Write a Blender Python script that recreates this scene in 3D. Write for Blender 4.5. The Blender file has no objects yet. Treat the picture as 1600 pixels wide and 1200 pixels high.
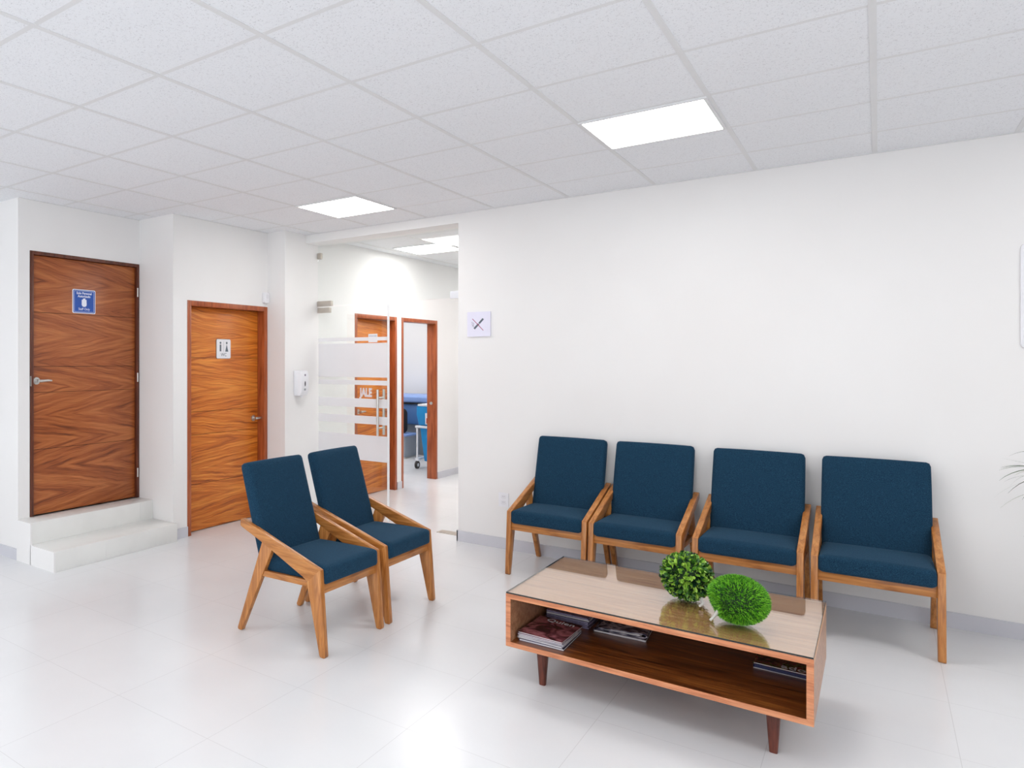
import bpy, bmesh, math, random
from mathutils import Vector, Matrix
random.seed(7)
SC = bpy.context.scene
COL = SC.collection
PI = math.pi
CH = 2.814            # ceiling height

# ---------------------------------------------------------------- camera
cam_d = bpy.data.cameras.new('camera'); cam = bpy.data.objects.new('camera', cam_d); COL.objects.link(cam)
cam.location = (0, 0, 1.545); cam.rotation_euler = (PI/2, 0, 0.6935)
cam_d.sensor_width = 36; cam_d.lens = 1108/1600*36
cam_d.shift_x = 0.218; cam_d.shift_y = -0.0226
cam_d.clip_start = 0.05; cam_d.clip_end = 60
SC.camera = cam
# ---------------------------------------------------------------- world / exposure
wd = bpy.data.worlds.new('world'); SC.world = wd; wd.use_nodes = True
bg = wd.node_tree.nodes['Background']
bg.inputs['Color'].default_value = (0.93, 0.96, 1.0, 1); bg.inputs['Strength'].default_value = 1.7
SC.view_settings.view_transform = 'Standard'; SC.view_settings.look = 'None'
SC.view_settings.gamma = 1.0; SC.view_settings.use_curve_mapping = False
SC.view_settings.exposure = 0.25
PANEL = 10.5           # radiance of the ceiling panels

# ---------------------------------------------------------------- materials
def srgb(r, g, b):
    f = lambda c: (c/255/12.92) if c/255 <= 0.04045 else ((c/255+0.055)/1.055)**2.4
    return (f(r), f(g), f(b), 1)
class NT:
    def __init__(s, name):
        s.m = bpy.data.materials.new(name); s.m.use_nodes = True
        s.t = s.m.node_tree; s.n = s.t.nodes; s.b = s.n['Principled BSDF']; s.out = s.n['Material Output']
    def node(s, typ, **kw):
        x = s.n.new(typ)
        for k, v in kw.items(): setattr(x, k, v)
        return x
    def link(s, a, b): s.t.links.new(a, b)
    def coord(s, scale=(1,1,1), kind='Object'):
        tc = s.node('ShaderNodeTexCoord'); mp = s.node('ShaderNodeMapping')
        s.link(tc.outputs[kind], mp.inputs['Vector']); mp.inputs['Scale'].default_value = scale
        return mp.outputs['Vector']
    def noise(s, vec, scale, detail=4, dist=0, rough=0.5):
        x = s.node('ShaderNodeTexNoise'); s.link(vec, x.inputs['Vector'])
        x.inputs['Scale'].default_value = scale; x.inputs['Detail'].default_value = detail
        x.inputs['Distortion'].default_value = dist; x.inputs['Roughness'].default_value = rough
        return x.outputs['Fac']
    def ramp(s, fac, stops):
        x = s.node('ShaderNodeValToRGB'); s.link(fac, x.inputs['Fac']); e = x.color_ramp.elements
        while len(e) < len(stops): e.new(0.5)
        for i, (p, c) in enumerate(stops): e[i].position = p; e[i].color = c
        return x.outputs['Color']
    def math(s, op, a, b=None, c=None):
        x = s.node('ShaderNodeMath', operation=op)
        for i, v in enumerate((a, b, c)):
            if v is None: continue
            if isinstance(v, (int, float)): x.inputs[i].default_value = v
            else: s.link(v, x.inputs[i])
        return x.outputs[0]
    def bump(s, h, strength=0.2, dist=0.002):
        x = s.node('ShaderNodeBump'); s.link(h, x.inputs['Height'])
        x.inputs['Strength'].default_value = strength; x.inputs['Distance'].default_value = dist
        s.link(x.outputs['Normal'], s.b.inputs['Normal'])
    def mix(s, fac, a, b, mode='MIX'):
        x = s.node('ShaderNodeMix', data_type='RGBA', blend_type=mode)
        if isinstance(fac, (int, float)): x.inputs[0].default_value = fac
        else: s.link(fac, x.inputs[0])
        for i, v in ((6, a), (7, b)):
            if isinstance(v, tuple): x.inputs[i].default_value = v
            else: s.link(v, x.inputs[i])
        return x.outputs[2]
def plain(name, col, rough=0.5, metal=0.0, spec=0.5, var=0.03, scale=20):
    k = NT(name); k.b.inputs['Roughness'].default_value = rough; k.b.inputs['Metallic'].default_value = metal
    k.b.inputs['Specular IOR Level'].default_value = spec
    c = Vector(col[:3]); v = k.coord()
    lo = tuple(c*(1-var))+(1,); hi = tuple(min(1, q*(1+var)) for q in c)+(1,)
    k.link(k.ramp(k.noise(v, scale), [(0.3, lo), (0.7, hi)]), k.b.inputs['Base Color'])
    return k.m
def wood(name, dark, mid, light, axis='X', stretch=10, scale=3.2, rough=0.35, coat=0.0, dist=0.6):
    """grain running along `axis` of the object's own space"""
    k = NT(name); sc = [stretch]*3; sc['XYZ'.index(axis)] = 1.0
    v = k.coord(tuple(sc))
    g = k.noise(v, scale, 5, dist, 0.55)
    c = k.ramp(g, [(0.30, dark), (0.5, mid), (0.72, light)])
    sc2 = [160]*3; sc2['XYZ'.index(axis)] = 4
    f = k.noise(k.coord(tuple(sc2)), 1.0, 2)
    c2 = k.mix(0.35, c, k.ramp(f, [(0.35, (0.55,0.55,0.55,1)), (0.6, (1,1,1,1))]), 'MULTIPLY')
    k.link(c2, k.b.inputs['Base Color'])
    k.b.inputs['Roughness'].default_value = rough
    k.b.inputs['Coat Weight'].default_value = coat; k.b.inputs['Coat Roughness'].default_value = 0.15
    k.bump(f, 0.08, 0.0006)
    return k.m
def veneer(name, dark, mid, light, panel, z0, slope=0.16, freq=26, rough=0.35, grooves=()):
    """book-matched flat-sawn veneer, grain running along Y, V figures in each board"""
    k = NT(name); tc = k.node('ShaderNodeTexCoord'); sp = k.node('ShaderNodeSeparateXYZ')
    k.link(tc.outputs['Object'], sp.inputs[0]); y, z = sp.outputs['Y'], sp.outputs['Z']
    wob = k.noise(tc.outputs['Object'], 2.6, 3)
    zz = k.math('ADD', z, k.math('MULTIPLY', wob, 0.07))
    fr = k.math('FRACT', k.math('DIVIDE', k.math('SUBTRACT', zz, z0), panel))
    t = k.math('MULTIPLY', k.math('ABSOLUTE', k.math('SUBTRACT', fr, 0.5)), panel)
    fld = k.math('ADD', t, k.math('MULTIPLY', y, slope))
    cm = k.node('ShaderNodeCombineXYZ'); k.link(k.math('MULTIPLY', fld, freq), cm.inputs['X'])
    k.link(k.math('MULTIPLY', y, 0.9), cm.inputs['Y']); k.link(k.math('MULTIPLY', z, 1.3), cm.inputs['Z'])
    g = k.noise(cm.outputs[0], 1.6, 6, 0.25, 0.6)
    c = k.ramp(g, [(0.28, dark), (0.45, mid), (0.70, light)])
    f = k.noise(k.coord((1, 3.5, 150)), 1.0, 3)
    c = k.mix(0.45, c, k.ramp(f, [(0.32, (0.5,0.47,0.45,1)), (0.6, (1,1,1,1))]), 'MULTIPLY')
    k.link(c, k.b.inputs['Base Color']); k.b.inputs['Roughness'].default_value = rough
    k.bump(f, 0.05, 0.0005)
    return k.m
def text_mat(name, col): return plain(name, col, 0.5, var=0.0)

def mat_wall():
    k = NT('painted_plaster'); v = k.coord()
    k.link(k.ramp(k.noise(v, 1.3, 2), [(0.3, (0.845,0.83,0.82,1)), (0.7, (0.87,0.86,0.852,1))]), k.b.inputs['Base Color'])
    k.b.inputs['Roughness'].default_value = 0.75; k.b.inputs['Specular IOR Level'].default_value = 0.25
    k.bump(k.noise(v, 90, 4), 0.05, 0.001); return k.m
def mat_ceiling():
    k = NT('mineral_ceiling_tile'); v = k.coord()
    n1 = k.noise(v, 260, 2); n2 = k.noise(v, 90, 3)
    c = k.ramp(n1, [(0.36, (0.58,0.58,0.60,1)), (0.44, (0.87,0.88,0.905,1))])
    c = k.mix(k.ramp(n2, [(0.45, (0,0,0,1)), (0.62, (1,1,1,1))]), (0.87,0.88,0.905,1), c)
    k.link(c, k.b.inputs['Base Color']); k.b.inputs['Roughness'].default_value = 0.9
    k.b.inputs['Specular IOR Level'].default_value = 0.1
    k.bump(n1, 0.25, 0.002); return k.m
def mat_floor():
    k = NT('polished_porcelain_tile'); T = 0.589
    tc = k.node('ShaderNodeTexCoord'); sp = k.node('ShaderNodeSeparateXYZ'); k.link(tc.outputs['Object'], sp.inputs[0])
    ds = []; cells = []
    for ax, o in (('X', -2.1105), ('Y', 2.0174)):
        q = k.math('DIVIDE', k.math('SUBTRACT', sp.outputs[ax], o), T)
        cells.append(k.math('FLOOR', q))
        fr = k.math('FRACT', q); d = k.math('MINIMUM', fr, k.math('SUBTRACT', 1.0, fr)); ds.append(k.math('MULTIPLY', d, T))
    d = k.math('MINIMUM', ds[0], ds[1])
    grout = k.math('LESS_THAN', d, 0.0012)
    cm = k.node('ShaderNodeCombineXYZ'); k.link(cells[0], cm.inputs[0]); k.link(cells[1], cm.inputs[1])
    wn = k.node('ShaderNodeTexWhiteNoise', noise_dimensions='3D'); k.link(cm.outputs[0], wn.inputs['Vector'])
    n = k.noise(tc.outputs['Object'], 1.8, 4)
    base = k.ramp(n, [(0.3, (0.775,0.78,0.795,1)), (0.7, (0.815,0.82,0.835,1))])
    base = k.mix(0.06, base, k.ramp(wn.outputs['Value'], [(0, (0.62,0.62,0.62,1)), (1, (0.8,0.8,0.8,1))]))
    k.link(k.mix(grout, base, (0.66,0.66,0.67,1)), k.b.inputs['Base Color'])
    k.link(k.math('ADD', k.math('MULTIPLY', n, 0.08), 0.17), k.b.inputs['Roughness'])
    k.b.inputs['Specular IOR Level'].default_value = 0.5
    return k.m
def mat_fabric():
    k = NT('navy_upholstery'); v = k.coord()
    a = k.noise(k.coord((900, 260, 900)), 1, 2); b = k.noise(k.coord((260, 900, 400)), 1, 2)
    w = k.math('ADD', a, b)
    c = k.ramp(k.math('MULTIPLY', w, 0.5), [(0.36, srgb(10, 31, 48)), (0.5, srgb(22, 54, 77)), (0.64, srgb(44, 82, 106))])
    k.link(c, k.b.inputs['Base Color']); k.b.inputs['Roughness'].default_value = 0.9
    k.b.inputs['Sheen Weight'].default_value = 0.25; k.b.inputs['Sheen Roughness'].default_value = 0.4
    k.b.inputs['Sheen Tint'].default_value = srgb(120, 160, 190)
    k.b.inputs['Specular IOR Level'].default_value = 0.15
    k.bump(w, 0.25, 0.0008); return k.m
def mat_glass(name, tint=(0.97,0.985,0.98,1), gain=1.0):
    k = NT(name); k.n.remove(k.b)
    tr = k.node('ShaderNodeBsdfTransparent'); tr.inputs['Color'].default_value = tint
    gl = k.node('ShaderNodeBsdfGlossy'); gl.inputs['Roughness'].default_value = 0.0
    gl.inputs['Color'].default_value = (1,1,1,1)
    fr = k.node('ShaderNodeFresnel'); ge = k.node('ShaderNodeNewGeometry')     # same reflectance on both faces of the pane
    k.link(k.math('SUBTRACT', 1.5, k.math('MULTIPLY', ge.outputs['Backfacing'], 1.5-1/1.5)), fr.inputs['IOR'])
    mx = k.node('ShaderNodeMixShader'); k.link(k.math('MULTIPLY', fr.outputs[0], gain), mx.inputs[0])
    k.link(tr.outputs[0], mx.inputs[1]); k.link(gl.outputs[0], mx.inputs[2]); k.link(mx.outputs[0], k.out.inputs['Surface'])
    return k.m
def mat_frost():
    k = NT('frosted_film'); k.n.remove(k.b)
    tr = k.node('ShaderNodeBsdfTransparent'); tr.inputs['Color'].default_value = (0.9,0.9,0.9,1)
    df = k.node('ShaderNodeBsdfDiffuse'); df.inputs['Color'].default_value = (0.90,0.89,0.91,1)
    tl = k.node('ShaderNodeBsdfTranslucent'); tl.inputs['Color'].default_value = (0.90,0.89,0.91,1)
    m1 = k.node('ShaderNodeMixShader'); m1.inputs[0].default_value = 0.45
    k.link(df.outputs[0], m1.inputs[1]); k.link(tl.outputs[0], m1.inputs[2])
    mx = k.node('ShaderNodeMixShader'); mx.inputs[0].default_value = 0.86
    k.link(k.math('ADD', k.math('MULTIPLY', k.noise(k.coord(), 5), 0.04), 0.84), mx.inputs[0])
    k.link(tr.outputs[0], mx.inputs[1]); k.link(m1.outputs[0], mx.inputs[2]); k.link(mx.outputs[0], k.out.inputs['Surface'])
    return k.m
def mat_emit(name, s):
    k = NT(name); k.n.remove(k.b); e = k.node('ShaderNodeEmission')
    e.inputs['Color'].default_value = (1.0, 0.985, 0.965, 1); e.inputs['Strength'].default_value = s
    k.link(e.outputs[0], k.out.inputs['Surface']); return k.m
def mat_leaf(name, dark, mid, light, scale=60, rough=0.45, rnd=True):
    k = NT(name); v = k.coord()
    ge = k.node('ShaderNodeNewGeometry')
    f = k.math('ADD', k.math('MULTIPLY', ge.outputs['Random Per Island'], 0.55), k.math('MULTIPLY', k.noise(v, scale, 2), 0.45)) if rnd else k.noise(v, scale, 2)
    k.link(k.ramp(f, [(0.30, dark), (0.5, mid), (0.70, light)]), k.b.inputs['Base Color'])
    k.b.inputs['Roughness'].default_value = rough; return k.m
def mat_cover(name, cols, scale=14, seed=0.0):
    k = NT(name); tc = k.node('ShaderNodeTexCoord'); mp = k.node('ShaderNodeMapping')
    k.link(tc.outputs['Object'], mp.inputs[0]); mp.inputs['Location'].default_value = (seed, seed*2, 0)
    n = k.noise(mp.outputs[0], scale, 3, 0.8)
    k.link(k.ramp(n, [(0.30+0.4*i/(len(cols)-1), c) for i, c in enumerate(cols)]), k.b.inputs['Base Color'])
    k.b.inputs['Roughness'].default_value = 0.25; return k.m
def mat_paper():
    k = NT('magazine_pages'); v = k.coord((3, 3, 900))
    k.link(k.ramp(k.noise(v, 1, 2), [(0.35, srgb(150,146,150)), (0.6, srgb(232,228,228))]), k.b.inputs['Base Color'])
    k.b.inputs['Roughness'].default_value = 0.8; return k.m

M = {}
M['wall'] = mat_wall(); M['ceil'] = mat_ceiling(); M['floor'] = mat_floor()
M['grid'] = plain('white_ceiling_rail', (0.76,0.76,0.765), 0.5, var=0.01)
M['base'] = plain('grey_porcelain_skirting', srgb(208,208,215), 0.3, var=0.02, scale=5)
M['step'] = plain('light_grey_step_tile', srgb(232,232,229), 0.3, var=0.03, scale=4)
M['grout'] = plain('pale_grout', srgb(236,236,234), 0.8)
M['door_dark'] = veneer('walnut_veneer', srgb(88,38,16), srgb(162,86,42), srgb(200,122,66), 0.43, 0.40, 0.20, 24)
M['door_warm'] = veneer('golden_walnut_veneer', srgb(126,54,12), srgb(206,110,32), srgb(240,156,62), 0.49, 0.10, 0.10, 34)
M['frame_dark'] = wood('dark_frame_wood', srgb(70,32,20), srgb(98,50,32), srgb(118,62,40), 'Z')
M['frame_warm'] = wood('reddish_frame_wood', srgb(138,62,28), srgb(172,88,46), srgb(192,104,58), 'Z', rough=0.3)
M['groove'] = plain('dark_groove', srgb(60,28,12), 0.8)
M['fabric'] = mat_fabric()
M['seam'] = plain('navy_seam_thread', srgb(24,52,74), 0.9)
M['chair_wood'] = wood('honey_oak', srgb(150,88,34), srgb(188,120,56), srgb(210,146,80), 'Z', 9, 5, 0.35, 0.2)
M['chair_wood_y'] = wood('honey_oak_rail', srgb(150,88,34), srgb(188,120,56), srgb(210,146,80), 'Y', 9, 5, 0.35, 0.2)
M['chair_wood_x'] = wood('honey_oak_front', srgb(150,88,34), srgb(188,120,56), srgb(206,142,76), 'X', 9, 5, 0.35, 0.2)
M['table_top'] = wood('golden_table_top', srgb(190,128,74), srgb(224,168,116), srgb(240,194,148), 'X', 14, 3, 0.3, 0.0, 1.0)
M['table_edge'] = wood('table_edge_wood', srgb(180,106,68), srgb(212,138,96), srgb(224,158,114), 'X', 9, 6, 0.3)
M['table_wood'] = wood('table_walnut', srgb(60,26,10), srgb(122,66,28), srgb(168,104,46), 'X', 14, 3, 0.28, 0.3, 1.2)
M['table_side'] = wood('table_side_walnut', srgb(150,100,70), srgb(182,134,100), srgb(200,154,120), 'X', 12, 4, 0.35)
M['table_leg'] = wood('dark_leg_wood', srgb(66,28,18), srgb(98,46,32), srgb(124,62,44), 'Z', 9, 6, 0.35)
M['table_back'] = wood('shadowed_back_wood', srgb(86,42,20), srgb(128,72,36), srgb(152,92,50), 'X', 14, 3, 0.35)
M['glass'] = mat_glass('clear_glass')
M['table_glass'] = mat_glass('table_top_glass', (0.96,0.97,0.965,1), 1.35)
M['glass_edge'] = plain('dark_glass_edge', srgb(28,34,34), 0.2)
M['door_glass_edge'] = plain('polished_glass_edge', srgb(238,240,242), 0.15)
M['frost'] = mat_frost()
M['lettering'] = text_mat('white_vinyl_letters', srgb(225,215,218))
M['chrome'] = plain('brushed_steel', srgb(200,198,194), 0.28, 1.0)
M['steel_matte'] = plain('satin_clamp_metal', srgb(190,182,172), 0.45, 0.6)
M['white_plastic'] = plain('white_plastic', srgb(238,238,242), 0.35, var=0.01)
M['white_metal'] = plain('white_enamel', srgb(232,234,240), 0.3, var=0.01)
M['black_plastic'] = plain('black_plastic', srgb(24,24,28), 0.4)
M['dark_grey'] = plain('dark_grey_print', srgb(84,92,102), 0.5)
M['sign_white'] = plain('white_sign_board', srgb(232,232,236), 0.3, var=0.01)
M['sign_lilac'] = plain('pale_lilac_acrylic', srgb(228,226,243), 0.25, var=0.01)
M['sign_blue'] = plain('royal_blue_print', srgb(28,82,172), 0.35, var=0.03)
M['print_white'] = text_mat('white_print', srgb(236,240,250))
M['print_grey'] = text_mat('grey_print', srgb(120,112,130))
M['print_red'] = text_mat('red_print', srgb(170,70,110))
M['ink'] = text_mat('slate_print', srgb(92,102,112))
M['panel'] = mat_emit('panel_diffuser', PANEL)
M['leaf_box'] = mat_leaf('glossy_boxwood_leaf', srgb(24,62,40), srgb(78,136,34), srgb(170,212,84), 45, 0.35)
M['leaf_dark'] = plain('deep_green_core', srgb(22,48,20), 0.8)
M['grass_ball'] = mat_leaf('bright_grass_blades', srgb(36,96,14), srgb(88,170,22), srgb(140,214,50), 70, 0.6)
M['stem_white'] = plain('pale_plastic_stem', srgb(214,212,204), 0.5)
M['palm'] = mat_leaf('narrow_green_leaf', srgb(34,54,26), srgb(62,88,42), srgb(120,134,66), 12, 0.5)
M['trunk'] = wood('brown_cane', srgb(92,70,48), srgb(126,100,72), srgb(150,124,92), 'Z')
M['pot'] = plain('white_ceramic_pot', srgb(226,226,224), 0.25)
M['soil'] = plain('dark_soil', srgb(50,38,28), 0.95, var=0.3, scale=60)
M['paper'] = mat_paper()
M['paper_dim'] = plain('lilac_page_edges', srgb(138,132,160), 0.7, var=.2, scale=80)
M['navy_edge'] = plain('navy_page_edges', srgb(34,40,84), 0.5, var=.15, scale=60)
M['bin_blue'] = plain('bright_blue_plastic', srgb(10,140,208), 0.35, var=0.04, scale=6)
M['pad_blue'] = plain('periwinkle_vinyl', srgb(134,164,222), 0.4, var=0.04, scale=6)
M['base_blue'] = plain('steel_blue_panel', srgb(84,128,190), 0.4, var=0.04, scale=6)
M['grey_box'] = plain('mid_grey_laminate', srgb(150,158,168), 0.4, var=0.04, scale=6)
M['bag_black'] = plain('black_nylon', srgb(18,20,26), 0.7, var=0.2, scale=30)
M['rubber'] = plain('dark_rubber', srgb(70,66,64), 0.6)
M['red_print'] = text_mat('red_label_print', srgb(190,60,60))

# ---------------------------------------------------------------- mesh helpers
class MB:
    def __init__(s): s.v = []; s.f = []
    def box(s, x0, x1, y0, y1, z0, z1):
        n = len(s.v); s.v += [(x, y, z) for z in (z0, z1) for y in (y0, y1) for x in (x0, x1)]
        s.f += [tuple(n+i for i in q) for q in ((0,2,3,1),(4,5,7,6),(0,1,5,4),(2,6,7,3),(0,4,6,2),(1,3,7,5))]; return s
    def prism(s, poly, axis, a, b):
        """poly: 2-D points in the plane across `axis` (X: (y,z), Y: (x,z), Z: (x,y))"""
        n = len(s.v); k = len(poly)
        for t in (a, b):
            for p, q in poly: s.v.append({'X': (t,p,q), 'Y': (p,t,q), 'Z': (p,q,t)}[axis])
        s.f.append(tuple(n+i for i in range(k))); s.f.append(tuple(n+k+i for i in reversed(range(k))))
        for i in range(k): j = (i+1) % k; s.f.append((n+i, n+k+i, n+k+j, n+j))
        return s
    def tube(s, pts, rad, n=12, caps=True):
        if isinstance(rad, (int, float)): rad = [rad]*len(pts)
        pts = [Vector(p) for p in pts]; base = len(s.v); up = None
        for i, p in enumerate(pts):
            d = (pts[min(i+1, len(pts)-1)] - pts[max(i-1, 0)]).normalized()
            if up is None: up = d.orthogonal().normalized()
            up = (up - d*up.dot(d)).normalized(); w = d.cross(up)
            for k in range(n):
                a = 2*PI*k/n; q = p + (up*math.cos(a)+w*math.sin(a))*rad[i]; s.v.append(tuple(q))
        for i in range(len(pts)-1):
            for k in range(n):
                a = base+i*n+k; b = base+i*n+(k+1) % n; s.f.append((a, b, b+n, a+n))
        if caps:
            s.f.append(tuple(base+k for k in reversed(range(n)))); e = base+(len(pts)-1)*n; s.f.append(tuple(e+k for k in range(n)))
        return s
    def build(s, name, mat, parent=None, smooth=False, bevel=0, seg=2, loc=(0,0,0)):
        me = bpy.data.meshes.new(name); L = Vector(loc)
        me.from_pydata([tuple(Vector(v)-L) for v in s.v], [], s.f)
        bm = bmesh.new(); bm.from_mesh(me); bmesh.ops.recalc_face_normals(bm, faces=bm.faces)
        if bevel:
            es = [e for e in bm.edges if len(e.link_faces) == 2 and e.calc_face_angle(0) > 0.5]
            bmesh.ops.bevel(bm, geom=es, offset=bevel, segments=seg, profile=0.5, affect='EDGES', clamp_overlap=True)
        bm.to_mesh(me); bm.free(); me.update()
        if smooth or bevel:
            for p in me.polygons: p.use_smooth = True
            me.set_sharp_from_angle(angle=math.radians(40))
        me.materials.append(mat); o = bpy.data.objects.new(name, me); COL.objects.link(o)
        o.location = L
        if parent: o.parent = parent
        return o
def cushion(name, w, d, h, r, crown, mat, parent, n=14, flat_bottom=True):
    """soft padded block centred on the origin, crown bulges the large faces"""
    bm = bmesh.new(); bmesh.ops.create_cube(bm, size=1)
    bmesh.ops.subdivide_edges(bm, edges=bm.edges[:], cuts=n, use_grid_fill=True)
    hx, hy, hz = w/2, d/2, h/2
    for v in bm.verts:
        # cluster the rows toward the edges so the roundover is smooth
        f = lambda t: math.copysign(abs(2*t)**0.6, t) if t else 0
        p = Vector((f(v.co.x)*hx, f(v.co.y)*hy, v.co.z*h))
        q = Vector((max(-hx+r, min(hx-r, p.x)), max(-hy+r, min(hy-r, p.y)), max(-hz+r, min(hz-r, p.z))))
        e = p-q
        p = q + e.normalized()*r if e.length > 1e-6 else p
        u = 1-(p.x/hx)**2; t = 1-(p.y/hy)**2
        c = crown*max(0, u)**0.5*max(0, t)**0.5
        if p.z > 0: p.z += c*(p.z/hz)
        elif not flat_bottom: p.z += c*(p.z/hz)*0.4
        # sides swell a touch
        p.x *= 1+0.012*max(0, t)*(1-abs(p.z/hz)**2); p.y *= 1+0.012*max(0, u)*(1-min(1,abs(p.z/hz))**2)
        v.co = p
    me = bpy.data.meshes.new(name); bmesh.ops.recalc_face_normals(bm, faces=bm.faces); bm.to_mesh(me); bm.free()
    for p in me.polygons: p.use_smooth = True
    me.materials.append(mat); o = bpy.data.objects.new(name, me); COL.objects.link(o)
    if parent: o.parent = parent
    return o
def thing(name, label, cat, loc=(0,0,0), rotz=0, group=None, kind=None):
    o = bpy.data.objects.new(name, None); COL.objects.link(o); o.empty_display_size = 0.1
    o.location = loc; o.rotation_euler = (0, 0, rotz)
    tag(o, label, cat, group, kind); return o
def tag(o, label=None, cat=None, group=None, kind=None):
    if label: o['label'] = label
    if cat: o['category'] = cat
    if group: o['group'] = group
    if kind: o['kind'] = kind
    return o
def struct(o, label=None, cat=None): return tag(o, label, cat, kind='structure')
AX = {'+X': Matrix(((0,0,1),(1,0,0),(0,1,0))), '-Y': Matrix(((1,0,0),(0,0,-1),(0,1,0))), '+Z': Matrix.Identity(3)}
def text(name, body, size, mat, loc, face, parent=None, extrude=0.0006, bold=0.0, sx=1.0):
    cu = bpy.data.curves.new(name, 'FONT'); cu.body = body; cu.size = size; cu.align_x = 'CENTER'; cu.align_y = 'CENTER'
    cu.extrude = extrude; cu.offset = bold; cu.resolution_u = 3
    t = bpy.data.objects.new(name+'_curve', cu); COL.objects.link(t)
    bpy.context.view_layer.update()
    dg = bpy.context.evaluated_depsgraph_get(); me = bpy.data.meshes.new_from_object(t.evaluated_get(dg))
    bpy.data.objects.remove(t); bpy.data.curves.remove(cu)
    me.name = name; R = (AX[face] @ Matrix.Diagonal((sx, 1, 1))).to_4x4(); me.transform(R)
    me.materials.clear(); me.materials.append(mat)
    o = bpy.data.objects.new(name, me); COL.objects.link(o); o.location = loc
    if parent: o.parent = parent
    return o
def rrect(x0, x1, y0, y1, r, n=5):
    out = []
    for cx, cy, a0 in ((x1-r, y1-r, 0), (x0+r, y1-r, PI/2), (x0+r, y0+r, PI), (x1-r, y0+r, 1.5*PI)):
        for i in range(n+1): a = a0+PI/2*i/n; out.append((cx+r*math.cos(a), cy+r*math.sin(a)))
    return out
def disc(cx, cy, r, n=20, ry=None): return [(cx+r*math.cos(2*PI*i/n), cy+(ry or r)*math.sin(2*PI*i/n)) for i in range(n)]

# ---------------------------------------------------------------- room shell
XS, XW, XK = -5.13, -4.67, -4.44          # the three wall planes that carry doors, left of the camera
YB, YG = 5.617, 5.81                      # long wall and glass plane
struct(MB().box(-8.15, 3.35, -3.2, 12.15, -0.1, 0).build('floor', M['floor']))
struct(MB().box(-8.15, 3.35, -3.2, 12.15, CH, CH+0.1).build('ceiling', M['ceil']))
w = MB(); w.box(-2.775, 3.2, YB, YB+0.25, 0, CH); w.box(XK, -2.775, YB, YB+0.25, 2.73, CH)
struct(w.build('wall_back', M['wall']))
w = MB()
w.box(-8, XS, 2.887, 2.985, 0, CH)                                  # return beside the steps
w.box(-5.27, XS, 2.985, 4.06, 2.415, CH); w.box(-5.27, XS, 2.985, 4.06, 0, 0.30)
w.box(-5.27, XW, 4.06, 4.222, 0, CH)
w.box(-4.83, XW, 4.222, 5.285, 2.08, CH); w.box(-4.83, XK, 5.285, 5.90, 0, CH)
struct(w.build('wall_left', M['wall']))
w = MB()
w.box(XK-.12, XK, 5.90, 6.48, 0, CH); w.box(XK-.12, XK, 6.48, 7.371, 2.07, CH); w.box(XK-.12, XK, 7.371, 7.475, 0, CH)
w.box(XK-.12, XK, 7.475, 8.383, 2.07, CH); w.box(XK-.12, XK, 8.383, 12, 0, CH)
struct(w.build('wall_corridor_left', M['wall']))
struct(MB().box(-2.6, -2.45, 5.867, 12, 0, CH).build('wall_corridor_right', M['wall']))
struct(MB().box(-8, -2.45, 12, 12.15, 0, CH).build('wall_corridor_end', M['wall']))
struct(MB().box(-8, XK-.12, 11.0, 11.15, 0, CH).build('wall_exam_back', M['wall']))
struct(MB().box(-8, XK-.12, 7.0, 7.1, 0, CH).build('wall_exam_front', M['wall']))
struct(MB().box(-8.15, -8, -3, 12, 0, CH).build('wall_far_left', M['wall']))
struct(MB().box(3.2, 3.35, -3, YB+.25, 0, .9).box(3.2, 3.35, -3, YB+.25, 2.4, CH).box(3.2, 3.35, 3.2, YB+.25, .9, 2.4).box(3.2, 3.35, -3, -2.6, .9, 2.4).build('wall_right', M['wall']))  # window opening added here to let daylight reach the left walls
wf = MB()
for a in ((-2.6, 3.2, .9, .94), (-2.6, 3.2, 2.36, 2.4), (-2.6, -2.56, .94, 2.36), (3.16, 3.2, .94, 2.36), (.28, .32, .94, 2.36)): wf.box(3.24, 3.30, *a)
struct(wf.build('added_window', M['base']))  # frame of an invented, unseen window that serves as extra daylight

# skirting
BH = 0.09
struct(MB().box(-2.785, 3.2, YB-0.011, YB, 0, BH).box(-2.786, -2.775, YB-0.011, YB+0.25, 0, BH).build('baseboard_back', M['base']))
b = MB(); b.box(-8, -4.655, 2.877, 2.887, 0, 0.085); b.box(XW, XW+0.011, 4.085, 4.222, 0, BH)
struct(b.build('baseboard_left', M['base']))
b = MB(); b.box(XK, XK+.011, 5.30, 6.48, 0, BH); b.box(XK, XK+.011, 7.373, 7.473, 0, BH); b.box(XK, XK+.011, 8.385, 12, 0, BH)
struct(b.build('baseboard_corridor', M['base']))
struct(MB().box(-8, XK-.12, 10.99, 11.0, 0, BH).build('baseboard_exam', M['base']))

# ceiling rails (suspended grid)
g = MB(); GX, GY, T = -1.2365, 3.884, 0.61
def yend(x): return 2.887 if x < XS else 4.06 if x < XW else 5.285 if x < XK else YB
def xbeg(y): return -8 if y < 2.887 else XS if y < 4.06 else XW if y < 5.285 else XK
for k in range(-12, 8):
    x = GX+k*T
    if -8 < x < 3.2: g.box(x-.012, x+.012, -3, yend(x), CH-.0025, CH)
    if XK < x < -2.6: g.box(x-.012, x+.012, YB+.25, 12, CH-.0025, CH)
for k in range(-12, 14):
    y = GY+k*T
    if -3 < y < YB: g.box(xbeg(y), 3.2, y-.012, y+.012, CH-.0006, CH)
    elif YB+.25 < y < 12: g.box(XK, -2.6, y-.012, y+.012, CH-.0006, CH)
struct(g.build('trim_1', M['grid']))
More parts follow.
